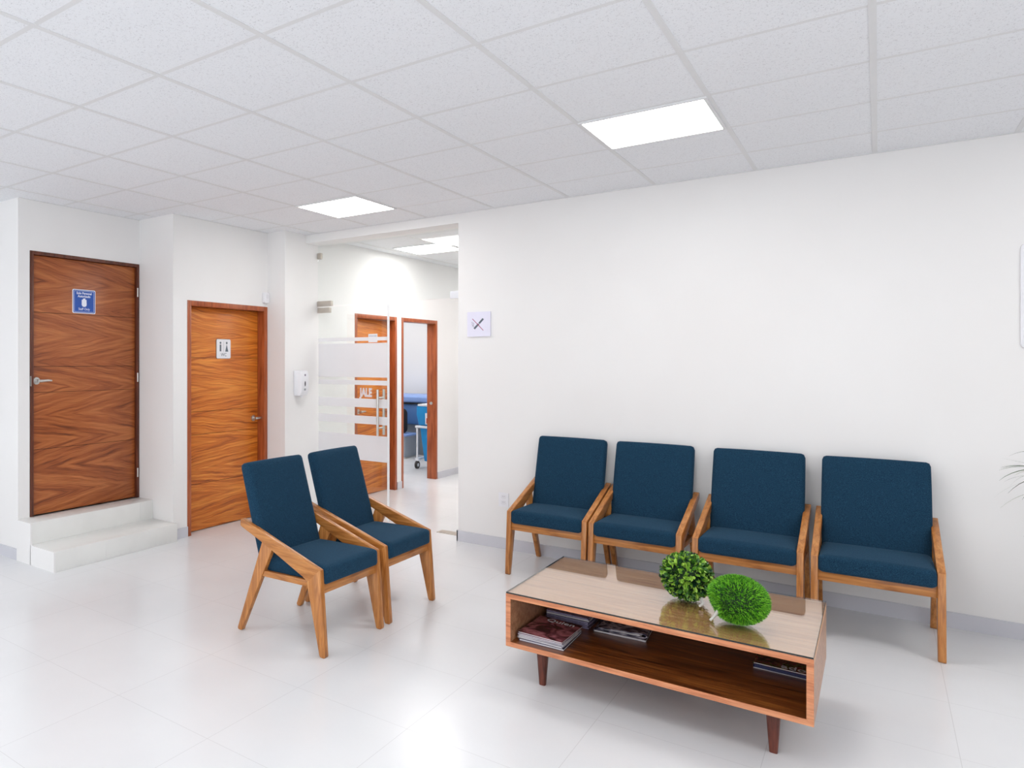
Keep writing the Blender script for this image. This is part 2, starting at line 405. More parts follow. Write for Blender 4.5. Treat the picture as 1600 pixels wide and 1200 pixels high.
# wall angle where the ceiling meets the walls
g = MB(); g.box(XK, 3.2, YB-.018, YB, CH-.004, CH); g.box(XW, XW+.018, 4.06, 5.285, CH-.004, CH); g.box(XS, XS+.018, 2.887, 4.06, CH-.004, CH)
struct(g.build('trim_2', M['grid']))

# ---------------------------------------------------------------- steps
st = thing('entry_steps', 'two low light-grey tiled steps leading up to the dark walnut staff door', 'steps', (-4.9, 3.5, 0))
def local(mb, o): 
    L = o.location; mb.v = [(a-L.x, b-L.y, c-L.z) for a, b, c in mb.v]; return mb
local(MB().box(XS, -4.935, 2.887, 4.06, 0, 0.315), st).build('upper_tread', M['step'], st, bevel=0.003)
local(MB().box(-4.935, -4.615, 2.887, 4.06, 0, 0.152), st).build('lower_tread', M['step'], st, bevel=0.003)
s_ = MB()
s_.box(XS, -4.930, 2.875, 2.889, 0.0, 0.314); s_.box(-4.935, -4.612, 2.875, 2.889, 0.0, 0.150)
local(s_, st).build('side_panel', M['wall'], st)
s_ = MB()
for a in ((-4.936, -4.9335, 3.3285, 3.3315, .155, .312), (-4.936, -4.9335, 3.9185, 3.9215, .155, .312), (-4.616, -4.6135, 3.3285, 3.3315, .002, .149)):
    local(MB().box(*a), st).build('grout_line', M['grout'], st)

# ---------------------------------------------------------------- ceiling lights
def ceiling_light(cx, cy, label, group='square recessed ceiling light panels'):
    t = thing('ceiling_light', label, 'ceiling light', (cx, cy, CH), 0, group)
    f = MB()
    for a in ((-.3,.3,-.3,-.284), (-.3,.3,.284,.3), (-.3,-.284,-.284,.284), (.284,.3,-.284,.284)): f.box(*a, -.010, -.0005)
    f.build('frame', M['grid'], t)
    MB().box(-.284, .284, -.284, .284, -.0075, -.004).build('diffuser', M['panel'], t)
cell = lambda i, j: (GX+T*i+T/2, GY+T*j+T/2)
ceiling_light(*cell(0, 0), 'square lit ceiling panel high over the wall chairs, the larger in view')
ceiling_light(*cell(-4, 1), 'square lit ceiling panel near the glass entrance, smaller and further off')
for i, j in ((0, -4), (-4, -5), (4, 0), (4, -4), (0, -8), (-4, -9), (-8, -9)):
    ceiling_light(*cell(i, j), 'square lit ceiling panel outside the view, beside or behind the camera', 'ceiling panels behind the camera')
ceiling_light(-3.90, 7.17, 'lit ceiling panel in the corridor behind the glass, the left one')
ceiling_light(-3.27, 6.90, 'lit ceiling panel in the corridor behind the glass, cut off by the white wall')
ceiling_light(-3.5, 10.2, 'unseen ceiling panel added to brighten the corridor, at its far end')  # unseen panel added for more corridor light
ceiling_light(-6.2, 8.9, 'unseen ceiling panel added to brighten the exam room, hidden above the doorway')  # this and the other exam-room panels: unseen, added to brighten the room
ceiling_light(-5.4, 9.9, 'unseen ceiling panel added to brighten the exam room, above the blue couch')
ceiling_light(-7.0, 9.9, 'unseen ceiling panel added to brighten the exam room, in its far left corner')
ceiling_light(-5.3, 8.0, 'unseen ceiling panel added to brighten the exam room, just behind its doorway')
ceiling_light(-3.0, 8.6, 'unseen ceiling panel added to brighten the corridor, halfway down behind the white wall')  # out-of-sight panel, also added to light the corridor

# ---------------------------------------------------------------- doors
def lever(parent, x, y, z, dirn, L=0.11):
    """lever handle on a face that looks toward +X"""
    h = MB().tube([(x, y, z), (x+.012, y, z)], 0.029, 24).tube([(x+.012, y, z), (x+.05, y, z)], 0.012, 14)
    h.tube([(x+.045, y, z), (x+.05, y+dirn*.02, z), (x+.052, y+dirn*L*.7, z+.003), (x+.048, y+dirn*L, z)], [.013, .0125, .010, .008], 12)
    o = h.build('door_handle', M['chrome'], parent, smooth=True); o['label'] = 'satin steel lever handle'; return o
def door(n, x, y0, y1, z0, z1, fw, depth, recess, leafm, framem, grooves, label, proud=0.004):
    t = thing('door_%d' % n, label, 'door', (x, (y0+y1)/2, z0), 0, None, 'structure')
    L = t.location; f = MB(); D = x+proud-depth
    H = z1-z0; a, b = y0-L.y, y1-L.y
    f.box(D-x, proud, a, a+fw, 0, H); f.box(D-x, proud, b-fw, b, 0, H); f.box(D-x, proud, a+fw, b-fw, H-fw, H)
    # stop bead behind which the leaf closes
    f.build('door_frame', framem, t, bevel=0.0025)
    if leafm:
        q = MB().box(-recess-.04, -recess, a+fw+.003, b-fw-.003, .006, H-fw-.003); q.build('door_leaf', leafm, t, bevel=0.0015)
        gr = MB()
        for z in grooves: gr.box(-recess-.001, -recess+.0006, a+fw+.004, b-fw-.004, z-z0-.0018, z-z0+.0018)
        gr.build('groove', M['groove'], t)
    return t
d1 = door(1, XS, 2.99, 4.058, .315, 2.415, .028, .10, .022, M['door_dark'], M['frame_dark'], (1.933, 1.499, 1.292, .838),
     'dark walnut staff door with horizontal grain, raised on two grey steps')
lever(d1, -.022, 3.052-d1.location.y, 1.386-.315, 1)
for z in (2.16, 1.397, .542):
    MB().tube([(0.008, 4.036-d1.location.y, z-.04-.315), (0.008, 4.036-d1.location.y, z+.04-.315)], .007, 10).build('hinge', M['chrome'], d1, smooth=True)
MB().box(-.02, .006, -.534, -.528, 1.03, 1.11).build('strike_plate', M['chrome'], d1)
d2 = door(2, XW, 4.222, 5.282, 0, 2.08, .045, .13, .085, M['door_warm'], M['frame_warm'], (1.573, 1.083, .876, .427),
     'golden walnut restroom door in a reddish wooden frame, closed')
lever(d2, -.085, 5.165-d2.location.y, .98, 1, .09)
d3 = door(3, XK, 6.482, 7.369, 0, 2.07, .045, .13, .085, M['door_warm'], M['frame_warm'], (1.56, 1.08, .87, .43),
     'closed golden walnut door seen through the frosted glass door')
lever(d3, -.085, 6.66-d3.location.y, .97, 1, .09)
d4 = door(4, XK, 7.477, 8.383, 0, 2.07, .045, .13, .085, None, M['frame_warm'], (),
     'open doorway with a reddish wooden frame showing the exam room beyond')
MB().tube([(-.06, .395, .99), (-.06, .40, .99)], .02, 16).build('strike_plate', M['chrome'], d4)

# glass entrance: transom, left leaf, right leaf (swung inwards)
tr = thing('window_1', 'clear frameless glass transom above the glass entrance doors', 'window', (-3.6, YG, 2.1), 0, None, 'structure')
MB().box(XK-tr.location.x+.004, 1.145, -.005, .005, .006, .628).build('glass_pane', M['glass'], tr)
MB().box(-.835, -.79, -.015, .015, .49, .55).build('clamp', M['steel_matte'], tr, bevel=.002)
MB().box(-.835, -.66, -.018, .018, .002, .055).build('clamp', M['steel_matte'], tr, bevel=.002)
MB().box(.66, .80, -.02, .02, .0, .066).build('clamp', M['white_metal'], tr, bevel=.003)
gd = thing('door_5', 'frameless glass door with frosted stripes and a long pull handle', 'door', (-4.03, YG, 0), 0, None, 'structure')
GL, GR = XK+.012+4.03, -3.60+4.03
MB().box(GL, GR, -.005, .005, .012, 2.094).build('glass_pane', M['glass'], gd)
MB().box(GR-.004, GR+.016, -.0055, .0055, .012, 2.094).build('glass_edge', M['door_glass_edge'], gd)
MB().box(GL-.004, -.25, -.018, .018, 2.035, 2.088).build('hinge_clamp', M['steel_matte'], gd, bevel=.002)
for z1, z0 in ((1.776,1.741), (1.718,1.384), (1.355,1.309), (1.176,1.090), (1.007,.929), (.820,.572)):
    MB().box(GL+.001, GR-.001, -.0064, -.0056, z0, z1).build('frosted_stripe', M['frost'], gd)
text('lettering', 'JALE', .112, M['lettering'], (.184, -.0062, 1.232), '-Y', gd, .0005, .006, .64)
h = MB()
for sy in (-1, 1):
    h.tube([(.35, sy*.055, .83), (.35, sy*.055, 1.27)], .0125, 16)
for z in (.90, 1.19): h.tube([(.35, -.06, z), (.35, .06, z)], .009, 12)
h.build('pull_handle', M['chrome'], gd, smooth=True)
MB().box(.214, .317, -.0078, -.0065, 1.725, 1.806).build('sticker', M['sign_white'], gd)
text('sticker_print', 'ATENCION', .017, M['print_grey'], (.266, -.0084, 1.785), '-Y', gd, .0002)
gr_ = thing('door_6', 'clear glass door leaf swung open into the corridor', 'door', (-2.83, YG+.02, 0), 0, None, 'structure')
MB().box(.030, .040, .03, .80, .012, 2.09).build('glass_pane', M['glass'], gr_)
MB().box(.015, .055, .0, .10, 2.04, 2.088).build('hinge_clamp', M['steel_matte'], gr_, bevel=.002)
fc = MB().box(-3.06, -2.86, 5.765, 5.875, 0.0, .004).build('floor_closer', M['steel_matte'], None, loc=(-2.96, 5.82, 0))
tag(fc, 'flat steel floor closer plate set in the tiles under the glass entrance', 'floor plate')

# ---------------------------------------------------------------- signs and wall fittings
# STAFF ONLY sign
yc, zc, hw, hh = 3.494, 2.044, .112, .100
sg = thing('door_sign', 'blue staff-only sign with white hand on the dark walnut door', 'sign', (XS-.0215, yc, zc-hh))
def pl(mb, name, mat, par=sg, **k): return mb.build(name, mat, par, **k)
pl(MB().prism(rrect(-hw, hw, 0, 2*hh, .012), 'X', 0, .004), 'sign_board', M['print_white'])
pl(MB().prism(rrect(-hw+.008, hw-.006, .006, 2*hh-.006, .010), 'X', .004, .0046), 'blue_field', M['sign_blue'])
b = MB()
for a in ((-hw+.018, hw-.016, .0125, .0145), (-hw+.018, hw-.016, 2*hh-.0145, 2*hh-.0125)): b.box(.0046, .0052, *a)
for a in ((-hw+.016, -hw+.018), (hw-.018, hw-.016)): b.box(.0046, .0052, a[0], a[1], .0125, 2*hh-.0125)
pl(b, 'border_line', M['print_white'])
text('lettering', 'Solo Personal', .027, M['print_white'], (.0050, 0, .168), '+X', sg, .0003, .0006)
text('lettering', 'Autorizado', .027, M['print_white'], (.0050, 0, .143), '+X', sg, .0003, .0006)
text('lettering', 'Staff Only', .028, M['print_white'], (.0050, 0, .036), '+X', sg, .0003)
hd = MB().prism(rrect(-.024, .024, .056, .108, .020), 'X', .0046, .0054)
for i, (yy, top) in enumerate(((-.018, .116), (-.0065, .126), (.0055, .128), (.017, .117))): hd.prism(rrect(yy-.0058, yy+.0058, .09, top, .005, 3), 'X', .0046, .0055+.0001*i)
pl(hd, 'hand_symbol', M['print_white'])
# WC sign
yc, hw = 4.752, .092
sg2 = thing('restroom_sign', 'white WC sign with two grey figures on the golden restroom door', 'sign', (XW-.085, yc, 1.568))
pl(MB().prism(rrect(-hw-.003, hw+.003, -.003, .183, .016), 'X', 0, .003), 'backing', M['dark_grey'], sg2)
pl(MB().prism(rrect(-hw, hw, 0, .180, .014), 'X', .003, .007), 'sign_board', M['sign_white'], sg2)
b = MB().prism(disc(-.043, .146, .011), 'X', .007, .0078).box(.007, .0078, -.053, -.033, .066, .130)
pl(b, 'man_symbol', M['ink'], sg2)
b = MB().prism(disc(.040, .146, .011), 'X', .007, .0078).prism([(.040, .134), (.060, .064), (.020, .064)], 'X', .007, .0078)
pl(b, 'woman_symbol', M['ink'], sg2)
pl(MB().box(.007, .0076, -.0016, -.0006, .06, .16), 'divider_line', M['print_grey'], sg2)
text('lettering', 'WC', .044, M['ink'], (.0076, 0, .034), '+X', sg2, .0003)
# no smoking
sg3 = thing('no_smoking_sign', 'square pale no-smoking sign on the white wall beside the glass entrance', 'sign', (-2.583, YB, 1.75))
pl(MB().prism(rrect(-.103, .103, 0, .208, .006), 'Y', -.012, 0), 'sign_board', M['sign_lilac'], sg3)
def bar(mb, x0, z0, x1, z1, w, a=-.0135, b=-.012):
    d = Vector((x1-x0, z1-z0)).normalized(); n = Vector((-d.y, d.x))*w/2
    mb.prism([(x0+n.x, z0+n.y), (x0-n.x, z0-n.y), (x1-n.x, z1-n.y), (x1+n.x, z1+n.y)], 'Y', a, b)
b = MB(); bar(b, -.040, .066, .000, .106, .016); bar(b, .004, .110, .040, .148, .016); pl(b, 'cigarette_symbol', M['ink'], sg3)
b = MB(); bar(b, -.056, .150, .042, .050, .005, -.0142, -.0136); pl(b, 'strike_line', M['print_red'], sg3)
b = MB().tube([(-.062,-.0128,.125), (-.056,-.0128,.112), (-.058,-.0128,.10), (-.050,-.0128,.085)], .0012, 6).tube([(-.048,-.0128,.118), (-.044,-.0128,.106), (-.048,-.0128,.095), (-.044,-.0128,.08)], .0012, 6)
pl(b, 'smoke_symbol', M['print_grey'], sg3)
# outlet
ot = thing('wall_outlet', 'white double power outlet low on the wall by the first chair', 'outlet', (-2.369, YB, .345))
MB().prism(rrect(-.042, .042, 0, .115, .006), 'Y', -.006, 0).build('cover_plate', M['white_plastic'], ot)
b = MB(); b.prism(rrect(-.022, .022, .065, .100, .010), 'Y', -.008, -.006); b.prism(rrect(-.022, .022, .018, .053, .010), 'Y', -.008, -.006)
b.build('socket', M['sign_white'], ot)
for z in (.035, .082):
    for x in (-.007, .007): MB().box(x-.001, x+.001, -.0085, -.008, z, z+.008).build('socket_slot', M['print_grey'], ot)
# sensor above restroom door
se = thing('motion_sensor', 'small white sensor above the top right corner of the restroom door frame', 'sensor', (XW, 5.245, 2.115))
MB().prism(rrect(-.036, .036, 0, .105, .014), 'X', 0, .035).build('housing', M['white_plastic'], se, bevel=.006)
MB().prism(rrect(-.02, .02, .045, .085, .008), 'X', .035, .039).build('lens', M['sign_white'], se)
# soap dispenser
dp = thing('soap_dispenser', 'white gel dispenser mounted on the wall left of the glass entrance', 'dispenser', (XK, 5.475, 1.20))
MB().prism([(0, .25), (0, 0), (.072, 0), (.098, .05), (.100, .20), (.085, .25)], 'Y', -.062, .062).build('housing', M['white_plastic'], dp, bevel=.012, seg=3)
MB().prism(disc(0, .12, .008, 16, .026), 'X', .0985, .1005).build('level_window', M['black_plastic'], dp)
b = MB().prism(disc(0, .205, .011, 16), 'X', .0985, .1000); b.build('logo_disc', M['print_grey'], dp)
text('lettering', 'BT', .026, M['ink'], (.0995, 0, .062), '+X', dp, .001)
MB().tube([(.05, 0, .002), (.05, 0, -.012)], .012, 12).build('nozzle', M['white_plastic'], dp)
# board at right edge
wb = thing('wall_board', 'white rounded board on the wall, cut by the right edge of view', 'board', (.938, YB, 1.61))
MB().prism(rrect(-.333, .333, 0, .59, .035), 'Y', -.012, 0).build('panel', M['white_plastic'], wb, bevel=.006)

# ---------------------------------------------------------------- chairs
def make_chair(label, group):
    t = thing('waiting_chair', label, 'chair', group=group)
    W, TH = .280, .033
    cw, cy_, cx_ = M['chair_wood'], M['chair_wood_y'], M['chair_wood_x']
    s = cushion('seat', .492, .432, .094, .022, .010, M['fabric'], t); s.location = (0, .191, .4125); s.rotation_euler = (math.radians(-.9), 0, 0)
    # stitched seam round the top edge of the seat
    sm = MB(); a, b_ = .236, .206; pts = [(x, y, .033) for x, y in rrect(-a, a, -b_, b_, .02, 3)]; pts.append(pts[0])
    sm.tube(pts, .0016, 6); so = sm.build('seam', M['seam'], s, smooth=True)
    bk = cushion('backrest', .502, .592, .066, .022, .008, M['fabric'], t, flat_bottom=False)
    bk.rotation_euler = (PI/2-math.radians(16), 0, 0); bk.location = (0, .497, .668)
    for sgn in (-1, 1):
        x0, x1 = sorted((sgn*W, sgn*(W-TH)))
        MB().prism([(-.007,.452), (.055,.455), (.082,.372), (-.002,.012), (-.006,.003), (-.012,0), (-.032,0), (-.038,.004), (-.040,.012)], 'X', x0, x1).build('leg', cw, t, bevel=.005)
        MB().prism([(.322,.520), (.392,.545), (.405,.535), (.596,.012), (.594,.004), (.588,0), (.570,0), (.564,.004), (.560,.012)], 'X', x0+.001, x1-.001).build('leg', cw, t, bevel=.005)
        MB().prism([(-.007,.452), (.560,.642), (.572,.638), (.574,.602), (.560,.594), (.40,.530), (.110,.398), (.076,.375)], 'X', x0-.0008, x1+.0008).build('armrest', cy_, t, bevel=.004)
        xi = sorted((sgn*(W-.006), sgn*(W-TH+.002)))
        MB().prism([(.065,.384), (.065,.350), (.452,.340), (.452,.372)], 'X', *xi).build('side_rail', cy_, t, bevel=.002)
    MB().box(-W+TH-.002, W-TH+.002, .002, .028, .318, .380).build('front_rail', cx_, t, bevel=.003)
    MB().box(-W+TH-.002, W-TH+.002, .425, .447, .335, .372).build('rear_rail', cx_, t, bevel=.003)
    return t
def copy_thing(src, label, loc, rz):
    r = src.copy(); COL.objects.link(r); r['label'] = label; r.location = loc; r.rotation_euler = (0, 0, rz)
    for ch in src.children:
        c = ch.copy(); COL.objects.link(c); c.parent = r
        for gch in ch.children:
            d = gch.copy(); COL.objects.link(d); d.parent = c
    return r
ch0 = make_chair('navy upholstered wooden chair along the white wall, beside the power outlet', 'navy waiting chairs')
ch0.location = (-1.800, 4.992, 0); ch0.rotation_euler = (0, 0, 0)
copy_thing(ch0, 'navy wooden chair along the wall, touching the one by the outlet, behind the table end', (-1.226, 4.985, 0), 0)
copy_thing(ch0, 'navy wooden chair along the wall, directly behind the two green topiary balls', (-.606, 4.975, 0), 0)
copy_thing(ch0, 'navy wooden chair along the wall nearest the palm leaves, beyond the table right end', (-.012, 4.955, 0), math.radians(.5))
copy_thing(ch0, 'navy wooden chair standing in mid floor, nearest the camera of the angled pair', (-2.238, 3.222, 0), PI/2-math.radians(1.0))
copy_thing(ch0, 'navy wooden chair in mid floor, in front of the glass entrance door', (-2.238, 3.848, 0), PI/2)

# ---------------------------------------------------------------- coffee table
tb = thing('coffee_table', 'long low walnut coffee table with open shelf and glass top', 'table', (-.775, 3.67, 0))
HX, HY, Z0, Z1, TH = .592, .405, .186, .436, .023
def part(mb, name, mat, par=tb, **k): return mb.build(name, mat, par, **k)
part(MB().box(-HX+.0, HX-.0, -HY+.004, HY, Z1-TH, Z1), 'top_board', M['table_top'])
part(MB().box(-HX+TH, HX-TH, -HY+.004, HY-.02, Z0, Z0+TH), 'shelf_board', M['table_wood'])
for sg_ in (-1, 1):
    a, b = sorted((sg_*HX, sg_*(HX-TH))); part(MB().box(a, b, -HY+.004, HY, Z0, Z1-TH), 'side_panel', M['table_side'])
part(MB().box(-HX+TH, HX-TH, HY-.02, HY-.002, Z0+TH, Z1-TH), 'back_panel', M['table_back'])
fr = MB()     # mitred edge banding round the opening
for poly in ([(-HX,Z1),(HX,Z1),(HX-TH,Z1-TH),(-HX+TH,Z1-TH)], [(-HX,Z0),(-HX+TH,Z0+TH),(HX-TH,Z0+TH),(HX,Z0)],
             [(-HX,Z0),(-HX,Z1),(-HX+TH,Z1-TH),(-HX+TH,Z0+TH)], [(HX,Z0),(HX-TH,Z0+TH),(HX-TH,Z1-TH),(HX,Z1)]):
    fr.prism(poly, 'Y', -HY, -HY+.006)
part(fr, 'edge_band', M['table_edge'], bevel=.0006, seg=1)
part(MB().box(-HX+.002, HX-.002, -HY+.002, HY-.002, Z1+.0015, Z1+.0075), 'glass_top', M['table_glass'])
e = MB()
for a in ((-HX+.001, HX-.001, -HY+.001, -HY+.002), (-HX+.001, -HX+.002, -HY+.002, HY-.002), (HX-.002, HX-.001, -HY+.002, HY-.002)):
    e.box(*a, Z1+.001, Z1+.0072)
part(e, 'glass_edge', M['glass_edge'])
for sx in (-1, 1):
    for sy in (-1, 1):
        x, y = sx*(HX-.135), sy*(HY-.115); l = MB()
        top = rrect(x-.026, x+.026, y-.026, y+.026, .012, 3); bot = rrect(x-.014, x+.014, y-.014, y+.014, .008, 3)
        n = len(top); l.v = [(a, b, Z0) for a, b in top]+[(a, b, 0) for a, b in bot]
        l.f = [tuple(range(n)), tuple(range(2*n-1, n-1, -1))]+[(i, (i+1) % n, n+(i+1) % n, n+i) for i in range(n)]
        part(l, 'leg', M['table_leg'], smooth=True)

# ---------------------------------------------------------------- topiary balls
ZT = Z1+.0078
def leafy_ball(c, r):
    t = thing('topiary_ball', 'leafy dark and light green boxwood topiary ball on the glass tabletop', 'plant ball', (c[0], c[1], ZT))
    bm = bmesh.new(); bmesh.ops.create_icosphere(bm, subdivisions=3, radius=r*.80)
    me = bpy.data.meshes.new('core'); bm.to_mesh(me); bm.free(); me.materials.append(M['leaf_dark'])
    o = bpy.data.objects.new('core', me); COL.objects.link(o); o.parent = t; o.location = (0, 0, r*.97)
    mb = MB(); N = 290
    for i in range(N):
        z = 1-2*(i+.5)/N; a = i*2.39996; q = Vector((math.sqrt(1-z*z)*math.cos(a), math.sqrt(1-z*z)*math.sin(a), z))
        for k in range(3):
            d = (q+Vector([random.gauss(0, .48) for _ in range(3)])).normalized()
            if d.dot(q) < .25: d = (d+q).normalized()
            L = random.uniform(.032, .044); W = L*.19; s = d.cross(q)
            if s.length < .05: s = d.orthogonal()
            s.normalize(); nn = s.cross(d).normalized()
            p0 = q*(r*.74)+Vector([random.gauss(0, .003) for _ in range(3)])
            n = len(mb.v)
            pts = [p0, p0+d*L*.4+s*W+nn*.002, p0+d*L*.75+s*W*.9, p0+d*L-nn*.003, p0+d*L*.75-s*W*.9, p0+d*L*.4-s*W+nn*.002, p0+d*L*.5-nn*.003, p0+d*L*.8-nn*.0035]
            pts = [p if p.length <= r*1.02 else p*(r*1.02/p.length) for p in pts]
            for p in pts:
                h = p.z+r*.97; mb.v.append((p.x, p.y, max(h, .001)))
            mb.f += [(n,n+1,n+6), (n+1,n+2,n+7,n+6), (n+2,n+3,n+7), (n+3,n+4,n+7), (n+4,n+5,n+6,n+7), (n+5,n,n+6)]
    me = bpy.data.meshes.new('foliage'); me.from_pydata(mb.v, [], mb.f); me.materials.append(M['leaf_box'])
    o = bpy.data.objects.new('foliage', me); COL.objects.link(o); o.parent = t
    MB().tube([(.07, -.10, .012), (.078, -.082, .018), (.07, -.05, .035)], .005, 8).build('stem', M['stem_white'], t, smooth=True)
leafy_ball((-.680, 3.688), .112)
def grass_ball(c, r):
    t = thing('topiary_ball', 'bright green fine-bladed grass ball on the glass tabletop, slightly flattened', 'plant ball', (c[0], c[1], ZT))
    ax = Vector((-.83, -.45, -.25)).normalized()          # flattened side
    def shape(q):
        f = q.dot(ax); R = r*(1.02 if f < .80 else 1.02*.80/f)
        p = q*R; return Vector((p.x, p.y, p.z*.86))
    bm = bmesh.new(); bmesh.ops.create_icosphere(bm, subdivisions=4, radius=1)
    for v in bm.verts: v.co = shape(v.co.normalized())*.90
    me = bpy.data.meshes.new('core'); bm.to_mesh(me); bm.free(); me.materials.append(M['leaf_dark'])
    o = bpy.data.objects.new('core', me); COL.objects.link(o); o.parent = t; o.location = (0, 0, r*.88)
    mb = MB(); N = 5200
    for i in range(N):
        z = 1-2*(i+.5)/N; a = i*2.39996; q = Vector((math.sqrt(1-z*z)*math.cos(a), math.sqrt(1-z*z)*math.sin(a), z))
        S = shape(q); p0 = S*.86
        for k in range(2):
            d = (S.normalized()+Vector([random.gauss(0, .45) for _ in range(3)])).normalized()
            L = random.uniform(.014, .022); s = d.orthogonal().normalized()*.0013
            tip = p0+d*L
            if tip.length > S.length*1.03: tip *= S.length*1.03/tip.length
            n = len(mb.v)
            for p in (p0-s, p0+s, (p0+tip)/2+s*1.2, tip, (p0+tip)/2-s*1.2): mb.v.append((p.x, p.y, max(p.z+r*.88, .001)))
            mb.f.append((n, n+1, n+2, n+3, n+4))
    me = bpy.data.meshes.new('foliage'); me.from_pydata(mb.v, [], mb.f); me.materials.append(M['grass_ball'])
    o = bpy.data.objects.new('foliage', me); COL.objects.link(o); o.parent = t
    MB().tube([(-.092, -.062, .010), (-.080, -.050, .024), (-.065, -.035, .05)], [.005, .005, .008], 10).build('stem', M['stem_white'], t, smooth=True)
grass_ball((-.452, 3.488), .115)

# ---------------------------------------------------------------- magazines
SH = Z0+TH+.0006
covers = {
 'rose': mat_cover('rose_portrait_cover', [srgb(30,20,24), srgb(96,50,58), srgb(176,110,118), srgb(60,34,38)], 12, 1.3),
 'lilac': mat_cover('lilac_photo_cover', [srgb(40,36,60), srgb(120,116,150), srgb(170,150,176), srgb(70,50,70)], 16, 4.1),
 'navy': mat_cover('navy_cover', [srgb(14,16,34), srgb(26,34,78), srgb(40,52,110)], 8, 2.2),
 'floral': mat_cover('dark_floral_cover', [srgb(12,14,20), srgb(26,44,34), srgb(130,60,60), srgb(100,110,50), srgb(24,24,40)], 26, 7.7),
 'grey': mat_cover('grey_photo_cover', [srgb(24,22,34), srgb(84,80,100), srgb(176,170,180), srgb(60,50,80)], 14, 9.2),
 'stripe': mat_cover('white_cover', [srgb(210,206,210), srgb(170,166,180), srgb(226,220,222)], 10, 3.3),
}
def magazine(x, y, z, rz, cov, label, group, w=.21, l=.275, h=.008, title=None, tsize=.05, pages='paper'):
    t = thing('magazine', label, 'magazine', (x, y, z), rz, group)
    MB().box(-w/2+.003, w/2-.002, -l/2+.002, l/2-.002, .0008, h-.0008).build('pages', M[pages], t)
    c = MB().box(-w/2, w/2, -l/2, l/2, h-.0008, h).box(-w/2, w/2, -l/2, l/2, 0, .0008).box(-w/2, -w/2+.001, -l/2, l/2, .0008, h-.0008)
    c.build('cover', covers[cov], t)
    if title: text('masthead', title[0], tsize, M['print_white'], (title[1], title[2], h+.0003), '+Z', t, .0002, .0006)
    return h
XT, YT = tb.location.x, tb.location.y
G1, G2, G3 = 'magazines in the front left pile on the table shelf', 'magazines in the rear left pile on the table shelf', 'magazines at the right end of the table shelf'
z = SH
for cov, h, rz, lab in (('navy', .009, .02, 'lowest magazine of the front left pile on the shelf, navy cover'),
                    ('stripe', .008, -.01, 'second magazine from the bottom of the front left shelf pile'),
                    ('stripe', .008, .03, 'middle magazine of the front left shelf pile, white edges showing'),
                    ('lilac', .007, .0, 'second magazine from the top of the front left shelf pile'),
                    ('rose', .007, -.03, 'top magazine of the front left shelf pile, rose portrait cover')):
    magazine(-1.222+.004*random.uniform(-1, 1), 3.452+.004*random.uniform(-1, 1), z, rz, cov, lab, G1, h=h, title=('Quien', .01, .105) if cov == 'rose' else None, tsize=.055); z += h+.0003
z = SH
for cov, h, rz, lab in (('lilac', .008, .02, 'lowest magazine of the rear left pile on the shelf'),
                    ('navy', .009, -.02, 'navy magazine low in the rear left shelf pile'),
                    ('lilac', .008, .01, 'middle magazine of the rear left shelf pile'),
                    ('navy', .010, .0, 'second magazine from the top of the rear left shelf pile'),
                    ('stripe', .007, .02, 'pale magazine near the top of the rear left shelf pile'),
                    ('lilac', .008, -.01, 'top magazine of the rear left shelf pile, lilac photo cover')):
    magazine(-1.213, 3.800+.004*random.uniform(-1, 1), z, rz, cov, lab, G2, l=.275, h=h, pages='paper_dim' if cov != 'stripe' else 'paper'); z += h+.0003
z = SH
h = magazine(-.972, 3.795, z, .06, 'grey', 'flat grey magazine under the folded one, middle left of the shelf', 'magazines left of the shelf centre', w=.235, l=.27, h=.010); z += h+.0005
ro = thing('magazine', 'folded grey magazine with rolled spine, middle left of the shelf', 'magazine', (-.965, 3.79, z), .10, 'magazines left of the shelf centre')
path = [(-.115, .003), (.085, .003), (.100, .0045), (.108, .011), (.104, .018), (.092, .0205), (.07, .019), (-.108, .0105)]
out = []; inn = []
for i, (px, pz) in enumerate(path):
    a = path[max(i-1, 0)]; b = path[min(i+1, len(path)-1)]; d = Vector((b[0]-a[0], b[1]-a[1])).normalized(); n = Vector((-d.y, d.x))*.0022
    out.append((px-n.x, pz-n.y)); inn.append((px+n.x, pz+n.y))
MB().prism(out+inn[::-1], 'Y', -.12, .12).build('cover', covers['grey'], ro)
MB().prism([(-.10, .0068), (.07, .0068), (.085, .0095), (.07, .0145), (-.10, .0072)], 'Y', -.117, .117).build('pages', M['paper'], ro)
z = SH
for cov, h, rz, lab, ti in (('stripe', .004, -.02, 'thin pale magazine lowest of the right end pile on the table shelf', None),
                        ('navy', .014, -.02, 'thick navy magazine in the middle of the right end shelf pile', None),
                        ('floral', .006, -.03, 'dark floral-cover magazine on top at the right end of the shelf', ('ado', .045, -.105))):
    magazine(-.318, 3.800, z, rz, cov, lab, G3, w=.195, l=.27, h=h, title=ti, tsize=.06, pages='navy_edge' if cov == 'navy' else 'paper'); z += h+.0004

